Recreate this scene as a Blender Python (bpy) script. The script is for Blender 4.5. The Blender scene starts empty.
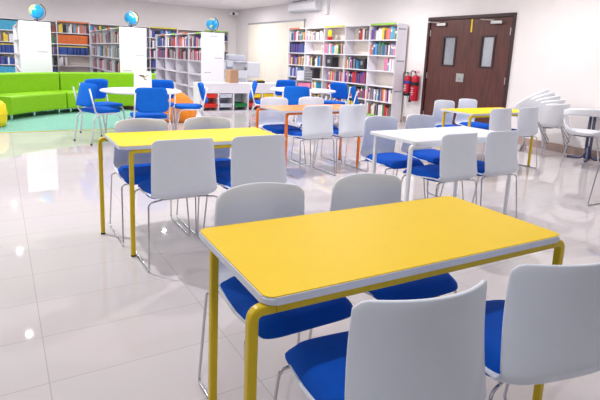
import bpy, bmesh, math, random
from mathutils import Vector, Matrix
random.seed(7)
PI = math.pi
S = bpy.context.scene
COL = S.collection

# ------------------------------------------------------------------ materials
def lin(c):
    return tuple(((v/255)/12.92 if v/255 <= .04045 else ((v/255+.055)/1.055)**2.4) for v in c)

def mat(name, rgb, rough=.5, metal=0., spec=.5, var=.05, scale=18., bump=0., bscale=200., emit=0.):
    m = bpy.data.materials.new(name); m.use_nodes = True
    nt = m.node_tree; b = nt.nodes['Principled BSDF']
    c = lin(rgb)
    tc = nt.nodes.new('ShaderNodeTexCoord')
    nz = nt.nodes.new('ShaderNodeTexNoise'); nz.inputs['Scale'].default_value = scale; nz.inputs['Detail'].default_value = 3
    nt.links.new(tc.outputs['Object'], nz.inputs['Vector'])
    rp = nt.nodes.new('ShaderNodeValToRGB')
    rp.color_ramp.elements[0].position = .3; rp.color_ramp.elements[1].position = .7
    rp.color_ramp.elements[0].color = (*[v*(1-var) for v in c], 1)
    rp.color_ramp.elements[1].color = (*[min(1, v*(1+var)) for v in c], 1)
    nt.links.new(nz.outputs['Fac'], rp.inputs['Fac'])
    nt.links.new(rp.outputs['Color'], b.inputs['Base Color'])
    b.inputs['Roughness'].default_value = rough
    b.inputs['Metallic'].default_value = metal
    b.inputs['Specular IOR Level'].default_value = spec
    if bump:
        n2 = nt.nodes.new('ShaderNodeTexNoise'); n2.inputs['Scale'].default_value = bscale
        nt.links.new(tc.outputs['Object'], n2.inputs['Vector'])
        bp = nt.nodes.new('ShaderNodeBump'); bp.inputs['Strength'].default_value = bump; bp.inputs['Distance'].default_value = .002
        nt.links.new(n2.outputs['Fac'], bp.inputs['Height']); nt.links.new(bp.outputs['Normal'], b.inputs['Normal'])
    if emit:
        b.inputs['Emission Color'].default_value = (*c, 1); b.inputs['Emission Strength'].default_value = emit
    return m

M = dict(
    wall=mat('wall_paint', (240, 235, 235), .8, var=.01, scale=3),
    ceil=mat('ceiling_paint', (242, 238, 240), .85, var=.01, scale=3),
    base=mat('skirting_tile', (176, 152, 143), .35, var=.08),
    chair=mat('white_plastic', (230, 236, 247), .38, var=.01, bump=.15, bscale=900),
    pad=mat('blue_upholstery', (4, 82, 190), .85, spec=.2, var=.06, bump=.3, bscale=700),
    bluefab=mat('bright_blue_fabric', (16, 104, 210), .85, spec=.2, var=.05, bump=.3, bscale=500),
    chrome=mat('chrome', (205, 206, 212), .16, 1., var=.02),
    silver=mat('silver_paint', (225, 226, 232), .3, .35, var=.02),
    ytop=mat('yellow_laminate', (246, 208, 28), .55, spec=.25, var=.012, scale=8),
    otop=mat('orange_laminate', (253, 132, 42), .42, var=.012, scale=8),
    wtop=mat('white_laminate', (238, 240, 245), .35, var=.01, scale=8),
    edge=mat('pale_edge_band', (214, 219, 233), .4, var=.02),
    yleg=mat('yellow_powder_coat', (222, 190, 8), .35, var=.03),
    oleg=mat('orange_powder_coat', (240, 122, 28), .35, var=.03),
    wleg=mat('white_powder_coat', (238, 240, 246), .35, var=.01),
    rubber=mat('dark_rubber', (45, 42, 45), .7),
    shelf=mat('white_melamine', (236, 234, 242), .45, var=.012, scale=5),
    sofa=mat('lime_leatherette', (134, 190, 12), .5, spec=.35, var=.03, bump=.1, bscale=300),
    carpet=mat('teal_carpet', (132, 184, 168), .95, spec=.1, var=.12, scale=30, bump=.6, bscale=400),
    trim=mat('yellow_carpet_trim', (205, 205, 110), .7),
    door=None,
    dframe=mat('dark_door_frame', (56, 28, 31), .45, var=.12, scale=10),
    steel=mat('brushed_steel', (200, 198, 198), .3, .9, var=.05),
    yplas=mat('yellow_plastic', (235, 205, 40), .5),
    red=mat('red_enamel', (190, 16, 42), .3, var=.03),
    black=mat('black_plastic', (28, 26, 32), .5),
    label=mat('white_label', (225, 225, 235), .6),
    blulab=mat('blue_label', (55, 65, 150), .6),
    greymark=mat('grey_print', (165, 165, 185), .7),
    blind=mat('cream_blind', (251, 245, 231), .8, var=.015),
    rail=mat('grey_rail', (170, 172, 180), .4, .3),
    ac=mat('ac_plastic', (243, 243, 246), .4, var=.01),
    copier=mat('copier_plastic', (224, 227, 236), .5, var=.02),
    copier2=mat('copier_grey', (196, 200, 214), .5, var=.02),
    carton=mat('brown_carton', (190, 150, 120), .8, var=.06),
    paper=mat('paper', (250, 244, 232), .8, var=.01),
    bean=mat('orange_beanbag', (238, 138, 22), .6, var=.08, scale=6),
    pouf=mat('yellow_pouf', (245, 215, 15), .6, var=.04),
    tred=mat('red_tray', (225, 48, 30), .4), tclear=mat('clear_tray', (205, 210, 225), .25),
    tgreen=mat('green_tray', (10, 122, 62), .4), tyel=mat('yellow_tray', (245, 212, 20), .4),
    pedest=mat('dark_pedestal', (88, 92, 118), .35, .5),
    oglab=mat('orange_strip', (240, 130, 80), .6), yelab=mat('yellow_strip', (232, 220, 70), .6),
    gnlab=mat('green_strip', (150, 205, 60), .6),
    display=mat('grey_display', (150, 150, 156), .6), rosette=mat('yellow_rosette', (245, 220, 20), .6),
    tan=mat('tan_board', (240, 229, 219), .6, var=.04),
)

def wood_mat():
    m = bpy.data.materials.new('mahogany_veneer'); m.use_nodes = True; nt = m.node_tree; b = nt.nodes['Principled BSDF']
    tc = nt.nodes.new('ShaderNodeTexCoord'); mp = nt.nodes.new('ShaderNodeMapping')
    mp.inputs['Scale'].default_value = (9, 9, .7)
    nz = nt.nodes.new('ShaderNodeTexNoise'); nz.inputs['Scale'].default_value = 4; nz.inputs['Detail'].default_value = 6
    rp = nt.nodes.new('ShaderNodeValToRGB')
    rp.color_ramp.elements[0].position = .25; rp.color_ramp.elements[0].color = (*lin((68, 34, 31)), 1)
    rp.color_ramp.elements[1].position = .75; rp.color_ramp.elements[1].color = (*lin((102, 54, 47)), 1)
    nt.links.new(tc.outputs['Object'], mp.inputs['Vector']); nt.links.new(mp.outputs['Vector'], nz.inputs['Vector'])
    nt.links.new(nz.outputs['Fac'], rp.inputs['Fac']); nt.links.new(rp.outputs['Color'], b.inputs['Base Color'])
    b.inputs['Roughness'].default_value = .45
    return m
M['door'] = wood_mat()

def floor_mat():
    m = bpy.data.materials.new('polished_tiles'); m.use_nodes = True; nt = m.node_tree; b = nt.nodes['Principled BSDF']
    tc = nt.nodes.new('ShaderNodeTexCoord'); mp = nt.nodes.new('ShaderNodeMapping')
    mp.inputs['Location'].default_value = (.10-.76*40, .16-.373*90, 0)
    mp.vector_type = 'TEXTURE'
    br = nt.nodes.new('ShaderNodeTexBrick'); br.offset = 0
    br.inputs['Scale'].default_value = 1; br.inputs['Brick Width'].default_value = .76; br.inputs['Row Height'].default_value = .373
    br.inputs['Mortar Size'].default_value = .0022; br.inputs['Mortar Smooth'].default_value = .3
    br.inputs['Color1'].default_value = (*lin((212, 206, 208)), 1); br.inputs['Color2'].default_value = (*lin((210, 204, 206)), 1)
    br.inputs['Mortar'].default_value = (*lin((184, 176, 179)), 1)
    nt.links.new(tc.outputs['Object'], mp.inputs['Vector']); nt.links.new(mp.outputs['Vector'], br.inputs['Vector'])
    nz = nt.nodes.new('ShaderNodeTexNoise'); nz.inputs['Scale'].default_value = 2.5
    nt.links.new(tc.outputs['Object'], nz.inputs['Vector'])
    mx = nt.nodes.new('ShaderNodeMixRGB'); mx.blend_type = 'MULTIPLY'; mx.inputs['Fac'].default_value = .06
    nt.links.new(br.outputs['Color'], mx.inputs['Color1']); nt.links.new(nz.outputs['Color'], mx.inputs['Color2'])
    nt.links.new(mx.outputs['Color'], b.inputs['Base Color'])
    b.inputs['Roughness'].default_value = .018; b.inputs['Specular IOR Level'].default_value = .4
    return m
M['floor'] = floor_mat()

def globe_mat():
    m = bpy.data.materials.new('globe_map'); m.use_nodes = True; nt = m.node_tree; b = nt.nodes['Principled BSDF']
    tc = nt.nodes.new('ShaderNodeTexCoord'); nz = nt.nodes.new('ShaderNodeTexNoise'); nz.inputs['Scale'].default_value = 7; nz.inputs['Detail'].default_value = 3
    rp = nt.nodes.new('ShaderNodeValToRGB'); cr = rp.color_ramp; cr.interpolation = 'CONSTANT'
    cr.elements[0].color = (*lin((20, 158, 222)), 1)
    cr.elements[1].position = .54; cr.elements[1].color = (*lin((235, 222, 150)), 1)
    for p, c in ((.59, (150, 200, 120)), (.64, (240, 180, 110))):
        e = cr.elements.new(p); e.color = (*lin(c), 1)
    nt.links.new(tc.outputs['Object'], nz.inputs['Vector']); nt.links.new(nz.outputs['Fac'], rp.inputs['Fac'])
    nt.links.new(rp.outputs['Color'], b.inputs['Base Color']); b.inputs['Roughness'].default_value = .3
    return m
M['globe'] = globe_mat()

def glass_mat():
    m = bpy.data.materials.new('window_glass'); m.use_nodes = True; b = m.node_tree.nodes['Principled BSDF']
    b.inputs['Base Color'].default_value = (.75, .8, .88, 1); b.inputs['Transmission Weight'].default_value = .85
    b.inputs['Roughness'].default_value = .016; b.inputs['IOR'].default_value = 1.45
    return m
M['glass'] = glass_mat()
lamp_m = mat('lamp_lens', (255, 252, 246), .5, emit=12)

BOOKC = dict(red=(190, 45, 55), blue=(50, 85, 165), navy=(38, 42, 92), green=(60, 135, 95), yellow=(235, 205, 70), orange=(225, 115, 55),
             purple=(110, 75, 150), pink=(225, 130, 165), white=(232, 232, 236), black=(45, 42, 52), grey=(140, 140, 152), brown=(125, 85, 75),
             cyan=(70, 170, 210), cream=(232, 218, 196))
BM = {k: mat('book_cover_'+k, v, .5, var=.1, scale=25) for k, v in BOOKC.items()}

# ------------------------------------------------------------------ helpers
def tag(o, label=None, cat=None, group=None, kind=None):
    if label: o['label'] = label
    if cat: o['category'] = cat
    if group: o['group'] = group
    if kind: o['kind'] = kind
    return o

def thing(name, label, cat, loc=(0, 0, 0), rz=0., group=None):
    o = bpy.data.objects.new(name, None); o.empty_display_size = .1; COL.objects.link(o)
    o.location = loc; o.rotation_euler = (0, 0, rz)
    return tag(o, label, cat, group)

def obj(name, bm, mats, parent=None, smooth=False, label=None):
    me = bpy.data.meshes.new(name)
    bmesh.ops.recalc_face_normals(bm, faces=bm.faces[:])
    bm.to_mesh(me); bm.free()
    if not isinstance(mats, (list, tuple)): mats = [mats]
    for m in mats: me.materials.append(m)
    if smooth:
        for p in me.polygons: p.use_smooth = True
    o = bpy.data.objects.new(name, me); COL.objects.link(o)
    if parent is not None: o.parent = parent
    if label: o['label'] = label
    return o

def copy_tree(o, parent=None):
    c = o.copy(); COL.objects.link(c)
    if parent is not None: c.parent = parent; c.matrix_parent_inverse = o.matrix_parent_inverse
    for ch in list(o.children): copy_tree(ch, c)
    return c

def box(bm, x0, x1, y0, y1, z0, z1, bev=0., mi=0, seg=2):
    r = bmesh.ops.create_cube(bm, size=1)
    vs = r['verts']
    for v in vs:
        v.co = Vector(((x0+x1)/2+v.co.x*(x1-x0), (y0+y1)/2+v.co.y*(y1-y0), (z0+z1)/2+v.co.z*(z1-z0)))
    fs = {f for v in vs for f in v.link_faces}
    for f in fs: f.material_index = mi
    if bev:
        es = list({e for v in vs for e in v.link_edges})
        rr = bmesh.ops.bevel(bm, geom=es, offset=bev, segments=seg, affect='EDGES', profile=.5)
        for f in rr['faces']: f.material_index = mi
    return bm

def nbox(*a, **k):
    return box(bmesh.new(), *a, **k)

def fillet(pts, r, n=5):
    pts = [Vector(p) for p in pts]; out = [pts[0]]
    for i in range(1, len(pts)-1):
        a, b, c = pts[i-1], pts[i], pts[i+1]
        d1 = (a-b); d2 = (c-b); l = min(r, d1.length*.49, d2.length*.49)
        p0 = b+d1.normalized()*l; p1 = b+d2.normalized()*l
        for k in range(n+1):
            t = k/n; out.append((1-t)**2*p0+2*t*(1-t)*b+t*t*p1)
    out.append(pts[-1]); return out

def tube(bm, pts, r, n=8, closed=False, sec=None, mi=0):
    """sweep a round (or given) section along a polyline"""
    pts = [Vector(p) for p in pts]
    N = len(pts); rings = []; prev = None
    for i, p in enumerate(pts):
        if closed: t = (pts[(i+1) % N]-pts[i-1]).normalized()
        else: t = (pts[min(i+1, N-1)]-pts[max(i-1, 0)]).normalized()
        if prev is None:
            a = Vector((0, 1, 0)) if abs(t.y) < .9 else Vector((1, 0, 0))
            u = (a-t*a.dot(t)).normalized()
        else:
            u = (prev-t*prev.dot(t)).normalized()
        prev = u; w = t.cross(u)
        if sec: ring = [bm.verts.new(p+u*a_+w*b_) for a_, b_ in sec]
        else:
            rr = r[i] if isinstance(r, (list, tuple)) else r
            ring = [bm.verts.new(p+(u*math.cos(2*PI*k/n)+w*math.sin(2*PI*k/n))*rr) for k in range(n)]
        rings.append(ring)
    n = len(rings[0])
    for i in range(N if closed else N-1):
        A, B = rings[i], rings[(i+1) % N]
        for k in range(n):
            f = bm.faces.new((A[k], A[(k+1) % n], B[(k+1) % n], B[k])); f.material_index = mi
    if not closed:
        bm.faces.new(rings[0][::-1]).material_index = mi; bm.faces.new(rings[-1]).material_index = mi
    return bm

def rsec(w, h, r, n=3):
    out = []
    for cx, cy, a0 in ((w/2-r, h/2-r, 0), (-w/2+r, h/2-r, 90), (-w/2+r, -h/2+r, 180), (w/2-r, -h/2+r, 270)):
        for k in range(n+1):
            a = math.radians(a0+90*k/n); out.append((cx+r*math.cos(a), cy+r*math.sin(a)))
    return out

def lathe(bm, prof, n=24, c=(0, 0, 0), mi=0):
    rings = []
    for r, z in prof:
        if r < 1e-5: rings.append([bm.verts.new((c[0], c[1], c[2]+z))])
        else: rings.append([bm.verts.new((c[0]+r*math.cos(2*PI*k/n), c[1]+r*math.sin(2*PI*k/n), c[2]+z)) for k in range(n)])
    for A, B in zip(rings, rings[1:]):
        for k in range(n):
            k2 = (k+1) % n
            if len(A) == 1 and len(B) == 1: continue
            if len(A) == 1: f = bm.faces.new((A[0], B[k], B[k2]))
            elif len(B) == 1: f = bm.faces.new((A[k], A[k2], B[0]))
            else: f = bm.faces.new((A[k], A[k2], B[k2], B[k]))
            f.material_index = mi
    if len(rings[0]) > 1: bm.faces.new(rings[0][::-1]).material_index = mi
    if len(rings[-1]) > 1: bm.faces.new(rings[-1]).material_index = mi
    return bm

def prism(bm, outline, z0, z1, bev=0., mi=0):
    lo = [bm.verts.new((x, y, z0)) for x, y in outline]; hi = [bm.verts.new((x, y, z1)) for x, y in outline]
    n = len(outline); fs = [bm.faces.new(lo[::-1]), bm.faces.new(hi)]
    for k in range(n): fs.append(bm.faces.new((lo[k], lo[(k+1) % n], hi[(k+1) % n], hi[k])))
    for f in fs: f.material_index = mi
    return bm

def rrect(x0, x1, y0, y1, r, n=5):
    out = []
    for cx, cy, a0 in ((x1-r, y1-r, 0), (x0+r, y1-r, 90), (x0+r, y0+r, 180), (x1-r, y0+r, 270)):
        for k in range(n+1):
            a = math.radians(a0+90*k/n); out.append((cx+r*math.cos(a), cy+r*math.sin(a)))
    return out

def struct(name, bm, m):
    return tag(obj(name, bm, m), kind='structure')

# ------------------------------------------------------------------ room shell
XW, YW, ZC = 7.65, 17.45, 2.88
XL, YF = -5.0, -3.0
DY0, DY1, DH = 5.68, 7.72, 2.21      # door opening
struct('floor', nbox(XL, 10, YF, YW+.15, -.1, 0), M['floor'])
struct('ceiling', nbox(XL, XW+.15, YF, YW+.15, ZC, ZC+.1), M['ceil'])
struct('wall_left', nbox(XL, XW+.15, YW, YW+.15, 0, ZC), M['wall'])
wb = bmesh.new()
box(wb, XW, XW+.15, YF, DY0, 0, ZC); box(wb, XW, XW+.15, DY1, YW, 0, ZC); box(wb, XW, XW+.15, DY0, DY1, DH, ZC)
struct('wall_right', wb, M['wall'])
bb = bmesh.new(); box(bb, XW-.014, XW, YF, DY0-.005, 0, .125, .003); box(bb, XW-.014, XW, DY1+.005, 8.25, 0, .125, .003)
box(bb, XW-.014, XW, 12.9, YW, 0, .125, .003)
struct('baseboard_right', bb, M['base'])
struct('baseboard_left', nbox(XL, XW-.014, YW-.014, YW, 0, .125, .003), M['base'])
# corridor beyond the door panes
struct('wall_corridor', nbox(9.6, 9.7, 4.5, 10.5, 0, ZC), M['wall'])
struct('ceiling_corridor', nbox(XW+.15, 9.7, 4.5, 10.5, ZC, ZC+.1), M['ceil'])

# double door: frame + two leaves
db = bmesh.new()
box(db, XW-.03, XW+.12, DY0, DY0+.06, 0, DH, .004); box(db, XW-.03, XW+.12, DY1-.06, DY1, 0, DH, .004)
box(db, XW-.03, XW+.12, DY0+.06, DY1-.06, DH-.06, DH, .004)
dfr = tag(obj('door_1', db, M['dframe']), kind='structure')
dfr['label'] = 'dark brown frame of the double wooden doors'
ym = (DY0+DY1)/2-.06
for i, (a, b, wy0, wy1) in enumerate(((DY0+.064, ym-.002, 6.05, 6.37), (ym+.002, DY1-.064, 6.94, 7.29))):
    lf = bmesh.new(); zt = DH-.064; w0, w1 = 1.25, 1.84
    box(lf, XW+.0, XW+.045, a, b, .006, w0); box(lf, XW+.0, XW+.045, a, b, w1, zt)
    box(lf, XW+.0, XW+.045, a, wy0, w0, w1); box(lf, XW+.0, XW+.045, wy1, b, w0, w1)
    bmesh.ops.remove_doubles(lf, verts=lf.verts[:], dist=.0001)
    leaf = obj('door_leaf', lf, M['door'], dfr)
    vf = bmesh.new(); t = .035
    box(vf, XW-.012, XW+.05, wy0, wy0+t, w0, w1); box(vf, XW-.012, XW+.05, wy1-t, wy1, w0, w1)
    box(vf, XW-.012, XW+.05, wy0+t, wy1-t, w0, w0+t); box(vf, XW-.012, XW+.05, wy0+t, wy1-t, w1-t, w1)
    obj('vision_panel_frame', vf, M['dframe'], leaf)
    obj('glass_pane', nbox(XW+.018, XW+.026, wy0+t, wy1-t, w0+t, w1-t), M['glass'], leaf)
    yc = b-.32 if i else a+.3
    cl = bmesh.new(); box(cl, XW-.055, XW-.002, yc-.12, yc+.12, zt-.115, zt-.055, .01)
    tube(cl, [(XW-.04, yc+.05, zt-.05), (XW-.16, yc+.2, zt-.04), (XW-.06, yc+.34, zt-.03)], .011)
    obj('door_closer', cl, M['steel'], leaf)
    hb = bmesh.new(); ye = a+.012 if i == 0 else b-.012
    for zc in (.25, 1.05, 1.9): box(hb, XW-.012, XW-.001, ye-.012, ye+.012, zc-.06, zc+.06)
    obj('hinge', hb, M['steel'], leaf)
    if i == 0:
        obj('flush_bolt_strip', nbox(XW-.012, XW-.001, b-.045, b-.012, 1.9, 2.14), M['yplas'], leaf, label='yellow strip at the top of the meeting stile')
    else:
        obj('lock_plate', nbox(XW-.012, XW-.001, a+.04, a+.22, .97, 1.13, .003), M['steel'], leaf, label='square steel lock plate')
        obj('lock_cylinder', lathe(bmesh.new(), [(0, 0), (.02, 0), (.02, .02), (0, .02)], 12), M['rail'], leaf).matrix_local = Matrix.Translation((XW-.012, a+.13, 1.03)) @ Matrix.Rotation(-PI/2, 4, 'Y')

# ------------------------------------------------------------------ blind, AC, CCTV, conduit
bl = thing('vertical_blind', 'cream vertical blind with a grey headrail covering the window in the corner', 'blind', (XW-.03, 14.4, 0))
obj('headrail', nbox(-.028, .028, -1.85, 1.95, 2.33, 2.38, .006), M['rail'], bl)
for k in range(15):
    y = -1.82+k*.248
    s = bmesh.new(); box(s, -.016, -.010, y, y+.262, .42, 2.33)
    for v in s.verts: v.co.x += .005*(v.co.y-y)/.26
    obj('blind_slat', s, M['blind'], bl)
struct('window_1', nbox(XW-.02, XW-.004, 12.7, 16.0, .5, 2.3), M['glass'])

ac = thing('air_conditioner', 'white wall-mounted air conditioner above the cream blind', 'air conditioner', (XW, 12.5, 2.58))
b = bmesh.new()
prof = [(0, 0), (-.16, 0), (-.21, .05), (-.22, .2), (-.19, .27), (0, .27)]
va = [b.verts.new((x, -.75, z)) for x, z in prof]; vb = [b.verts.new((x, .75, z)) for x, z in prof]
b.faces.new(va); b.faces.new(vb[::-1])
for k in range(len(prof)):
    k2 = (k+1) % len(prof); b.faces.new((va[k], va[k2], vb[k2], vb[k]))
obj('housing', b, M['ac'], ac)
obj('louvre', nbox(-.2, -.05, -.68, .68, -.012, .004, .004), M['copier2'], ac)
tag(obj('pipe_cover', nbox(XW-.09, XW, 11.38, 11.5, 2.45, ZC, .01), M['ac']), 'white vertical pipe cover on the wall right of the air conditioner', 'pipe cover')

cc = thing('security_camera', 'small white security camera under the ceiling in the far corner', 'camera', (7.38, 17.05, ZC))
obj('mount', nbox(-.05, .05, -.05, .05, -.03, 0, .008), M['ac'], cc)
b = bmesh.new(); tube(b, [(0, 0, -.03), (0, 0, -.09)], .02); obj('bracket', b, M['ac'], cc)
b = bmesh.new(); box(b, -.16, .14, -.075, .075, -.2, -.09, .02)
h = obj('camera_body', b, M['ac'], cc)
b = bmesh.new(); lathe(b, [(0, 0), (.045, 0), (.05, .012), (0, .012)], 16)
l = obj('lens', b, M['black'], h); l.matrix_local = Matrix.Translation((-.06, -.076, -.16)) @ Matrix.Rotation(PI/2, 4, 'X')

# ------------------------------------------------------------------ ceiling downlights
lamp_rows = [(x, y) for x in (.15, 3.15) for y in (.7, 4.2, 7.7, 11.2, 14.7)] + [(6.1, y) for y in (1.0, 4.5, 8.0, 11.5, 15)] + [(-2.9, y) for y in (4.2, 7.7, 11.2, 14.7)]
first = None
for i, (x, y) in enumerate(lamp_rows):
    if first is None:
        dl = thing('downlight', '', 'ceiling light', (x, y, ZC), 0, 'round recessed ceiling downlights'); first = dl
        obj('trim_ring', lathe(bmesh.new(), [(.055, -.012), (.085, -.012), (.09, -.002), (.055, -.002)], 20), M['ac'], dl)
        obj('lamp_lens', lathe(bmesh.new(), [(0, -.006), (.055, -.006), (.055, -.001), (0, -.001)], 20), lamp_m, dl)
    else:
        dl = copy_tree(first); dl.location = (x, y, ZC)
    dl['label'] = 'round recessed downlight set in the white ceiling'
    ld = bpy.data.lights.new('downlight_lamp', 'AREA'); ld.shape = 'DISK'; ld.size = .07; ld.energy = 24 if y < 3 else 62 if y < 10 else 74
    ld.color = (1, .98, .97)
    lo = bpy.data.objects.new('downlight_lamp', ld); COL.objects.link(lo); lo.location = (x, y, ZC-.03)

ld = bpy.data.lights.new('corridor_fill', 'AREA'); ld.shape = 'DISK'; ld.size = .4; ld.energy = 35  # unseen fill light, added to brighten the corridor behind the door panes
lo = bpy.data.objects.new('corridor_fill', ld); COL.objects.link(lo); lo.location = (8.7, 7.2, ZC-.02)

# ------------------------------------------------------------------ school tables
TL, TW, TZ = 1.188, .552, .74
def make_table(name, top_m, leg_m, label, x, y, rz, h, back=0.):
    t = thing(name, label, 'table', (x, y, 0), rz)
    b = prism(bmesh.new(), rrect(-TL/2+.004, TL/2-.004, -TW/2+.004, TW/2-.004, .03), TZ-.003, TZ)
    top = obj('tabletop', b, top_m, t)
    o1 = rrect(-TL/2, TL/2, -TW/2, TW/2, .034)
    b = prism(bmesh.new(), o1, TZ-.024, TZ-.003)
    eds = [e for e in b.edges if abs(e.verts[0].co.z-e.verts[1].co.z) < 1e-6]
    bmesh.ops.bevel(b, geom=eds, offset=.004, segments=2, affect='EDGES')
    obj('edge_band', b, M['edge'] if top_m is not M['wtop'] else M['wtop'], top)
    sec = rsec(.028, .028, .006)
    hz = TZ-.024-.0145
    for s, half in ((1, 1.1825/2-.0135+h-.005+back), (-1, 1.1825/2-.0135-h-.005)):
        yy = s*.25
        rl = bmesh.new(); tube(rl, [(-half+.062, yy, hz), (half-.062, yy, hz)], 0, sec=sec)
        obj('rail', rl, leg_m, t)
        for sx in (-1, 1):
            pts = fillet([(sx*(half-.06), yy, hz), (sx*half, yy, hz), (sx*half, yy, .012)], .06, 8)
            lg = obj('leg', tube(bmesh.new(), pts, 0, sec=sec), leg_m, t)
            obj('foot_cap', nbox(sx*half-.0145, sx*half+.0145, yy-.0145, yy+.0145, 0, .013, .003), M['rubber'], lg)
    for sx in (-1, 1): obj('crossbar', tube(bmesh.new(), [(sx*.4, -.25, hz), (sx*.4, .25, hz)], .01), leg_m, t)
    return t
make_table('school_table', M['ytop'], M['yleg'], 'large yellow rectangular table in the foreground, nearest the viewer', 1.135, 1.266, -.030, -.045, .012)
make_table('school_table', M['ytop'], M['yleg'], 'yellow rectangular table left of the orange one, with four white chairs', 1.210, 3.423, -.006, .053)
make_table('school_table', M['wtop'], M['wleg'], 'white rectangular table with white legs between the yellow tables', 3.236, 2.983, .022, -.045)
make_table('school_table', M['otop'], M['oleg'], 'orange topped rectangular table with orange legs', 3.228, 5.035, .024, .052)
make_table('school_table', M['ytop'], M['yleg'], 'small looking yellow table in front of the brown double doors', 5.467, 4.318, -.010, -.045)

# ------------------------------------------------------------------ white sled chairs
def shell_mesh():
    b = bmesh.new(); prof = []            # (y, z, s) s = 0 seat .. 1 back top
    for y, z in ((.198, .424), (.194, .433), (.175, .438), (.12, .438), (.04, .436), (-.04, .436), (-.12, .436), (-.178, .438)): prof.append((y, z, 0))
    for k in range(1, 9):
        a = math.radians(84*k/8); prof.append((-.178-.072*math.sin(a), .438+.072*(1-math.cos(a)), .35*k/8))
    y1, z1 = prof[-1][:2]
    for k in range(1, 13):
        t = k/12; prof.append((y1-.008*t+.010*math.sin(PI*t), z1+(.819-z1)*t, .35+.65*t))
    nu = 26; rows = []
    for y, z, s in prof:
        row = []
        hw = .21 if s < .35 else .21-.014*((s-.35)/.65)
        if s == 0 and y > .1: hw -= (y-.1)*.22
        for i in range(nu+1):
            u = -1+2*i/nu
            # small rounded top corners, back curved towards the sitter
            dz = 0; au = abs(u); q = max(0, (s-.35)/.65)
            if q > 0: dz = -(.012*u*u + .022*max(0, (au-.84)/.16)**2.2)*q**4
            m_ = min(1, s/.35)
            fw = (.018+.062*q)*u*u*m_ + .03*au**5*m_*(1-q)
            lift = (.012*au**4*(1-m_) + .02*au**5*max(0, 1-abs(s-.12)/.25))*max(0, min(1, (.04-y)/.16))
            row.append(b.verts.new((u*hw, y+fw, z+dz+lift)))
        rows.append(row)
    for A, B in zip(rows, rows[1:]):
        for i in range(nu): b.faces.new((A[i], A[i+1], B[i+1], B[i]))
    return b

def pad_mesh():
    b = bmesh.new(); nx, ny = 18, 16; X, Y0, Y1 = .201, -.17, .234
    top = []
    def pos(i, j, lvl):
        u = -1+2*i/nx; v = -1+2*j/ny
        # superellipse mapping of the square
        k = 7.0
        f = (abs(u)**k+abs(v)**k)**(1/k); m_ = max(abs(u), abs(v))
        g = m_/f if f > 0 else 1
        x = u*g*X; y = (Y0+Y1)/2+v*g*(Y1-Y0)/2
        e = max(0, 1-max(abs(u), abs(v)))
        if lvl: 
            z = .456+.030*min(1, e*5)**.5+.004*(1-u*u)
            z -= .020*max(0, (v-.45)/.55)**2
            z += .006*max(0, (-v-.4)/.6)
        else:
            z = .440-.010*max(0, (v-.6)/.4)**2
        return (x, y, z)
    V = [[[b.verts.new(pos(i, j, l)) for j in range(ny+1)] for i in range(nx+1)] for l in (0, 1)]
    for i in range(nx):
        for j in range(ny):
            b.faces.new((V[1][i][j], V[1][i+1][j], V[1][i+1][j+1], V[1][i][j+1]))
            b.faces.new((V[0][i][j], V[0][i][j+1], V[0][i+1][j+1], V[0][i+1][j]))
    ring = [(i, 0) for i in range(nx)]+[(nx, j) for j in range(ny)]+[(i, ny) for i in range(nx, 0, -1)]+[(0, j) for j in range(ny, 0, -1)]
    for (a, c), (d, e) in zip(ring, ring[1:]+ring[:1]):
        b.faces.new((V[0][a][c], V[0][d][e], V[1][d][e], V[1][a][c]))
    return b

def make_sled_chair():
    t = thing('stacking_chair', '', 'chair')
    sh = obj('shell', shell_mesh(), M['chair'], t, True)
    md = sh.modifiers.new('thick', 'SOLIDIFY'); md.thickness = .011; md.offset = -1
    bv = sh.modifiers.new('soft', 'BEVEL'); bv.width = .004; bv.segments = 2; bv.limit_method = 'ANGLE'; bv.angle_limit = 1.0
    obj('seat_pad', pad_mesh(), M['pad'], t, True, label='blue upholstered seat pad')
    for s in (-1, 1):
        pts = fillet([(s*.13, -.14, .424), (s*.222, -.19, .424), (s*.236, -.238, .0062), (s*.236, .236, .0062), (s*.222, .165, .421), (s*.13, .165, .421)], .03, 5)
        fr = obj('sled_leg', tube(bmesh.new(), pts, .0058, 8), M['chrome'], t, True)
    for yy, zz in ((-.14, .424), (.165, .421)): obj('support_rod', tube(bmesh.new(), [(-.13, yy, zz), (.13, yy, zz)], .0058), M['chrome'], t, True)
    return t
chair0 = make_sled_chair(); used = [False]
def put_chair(x, y, deg, label, group):
    c = chair0 if not used[0] else copy_tree(chair0); used[0] = True
    c.location = (x, y, 0); c.rotation_euler = (0, 0, math.radians(deg)); tag(c, label, None, group); return c
G1, G2, G3, G4, G5 = ('white chairs around the foreground yellow table', 'white chairs around the left yellow table', 'white chairs around the white table',
                      'white chairs around the orange table', 'white chairs around the yellow table by the doors')
put_chair(.862, .960, -7.5, 'white chair seen from behind, left one at the foreground yellow table', G1)
put_chair(1.392, .915, -13, 'white chair seen from behind, right one at the foreground yellow table', G1)
put_chair(.867, 1.52, 180, 'white chair facing the viewer across the foreground yellow table, left one', G1)
put_chair(1.382, 1.50, 180, 'white chair facing the viewer across the foreground yellow table, right one', G1)
put_chair(.95, 3.11, 0, 'white chair seen from behind, left one at the left-hand yellow table', G2)
put_chair(1.462, 3.105, 0, 'white chair seen from behind, right one at the left-hand yellow table', G2)
put_chair(.90, 3.60, 180, 'white chair facing the viewer across the left-hand yellow table, left one', G2)
put_chair(1.42, 3.60, 180, 'white chair facing the viewer across the left-hand yellow table, right one', G2)
put_chair(2.99, 2.765, 1, 'white chair seen from behind, left one at the white rectangular table', G3)
put_chair(3.49, 2.765, 1, 'white chair seen from behind, right one at the white rectangular table', G3)
put_chair(2.995, 3.33, 181, 'white chair facing the viewer across the white rectangular table, left one', G3)
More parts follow.
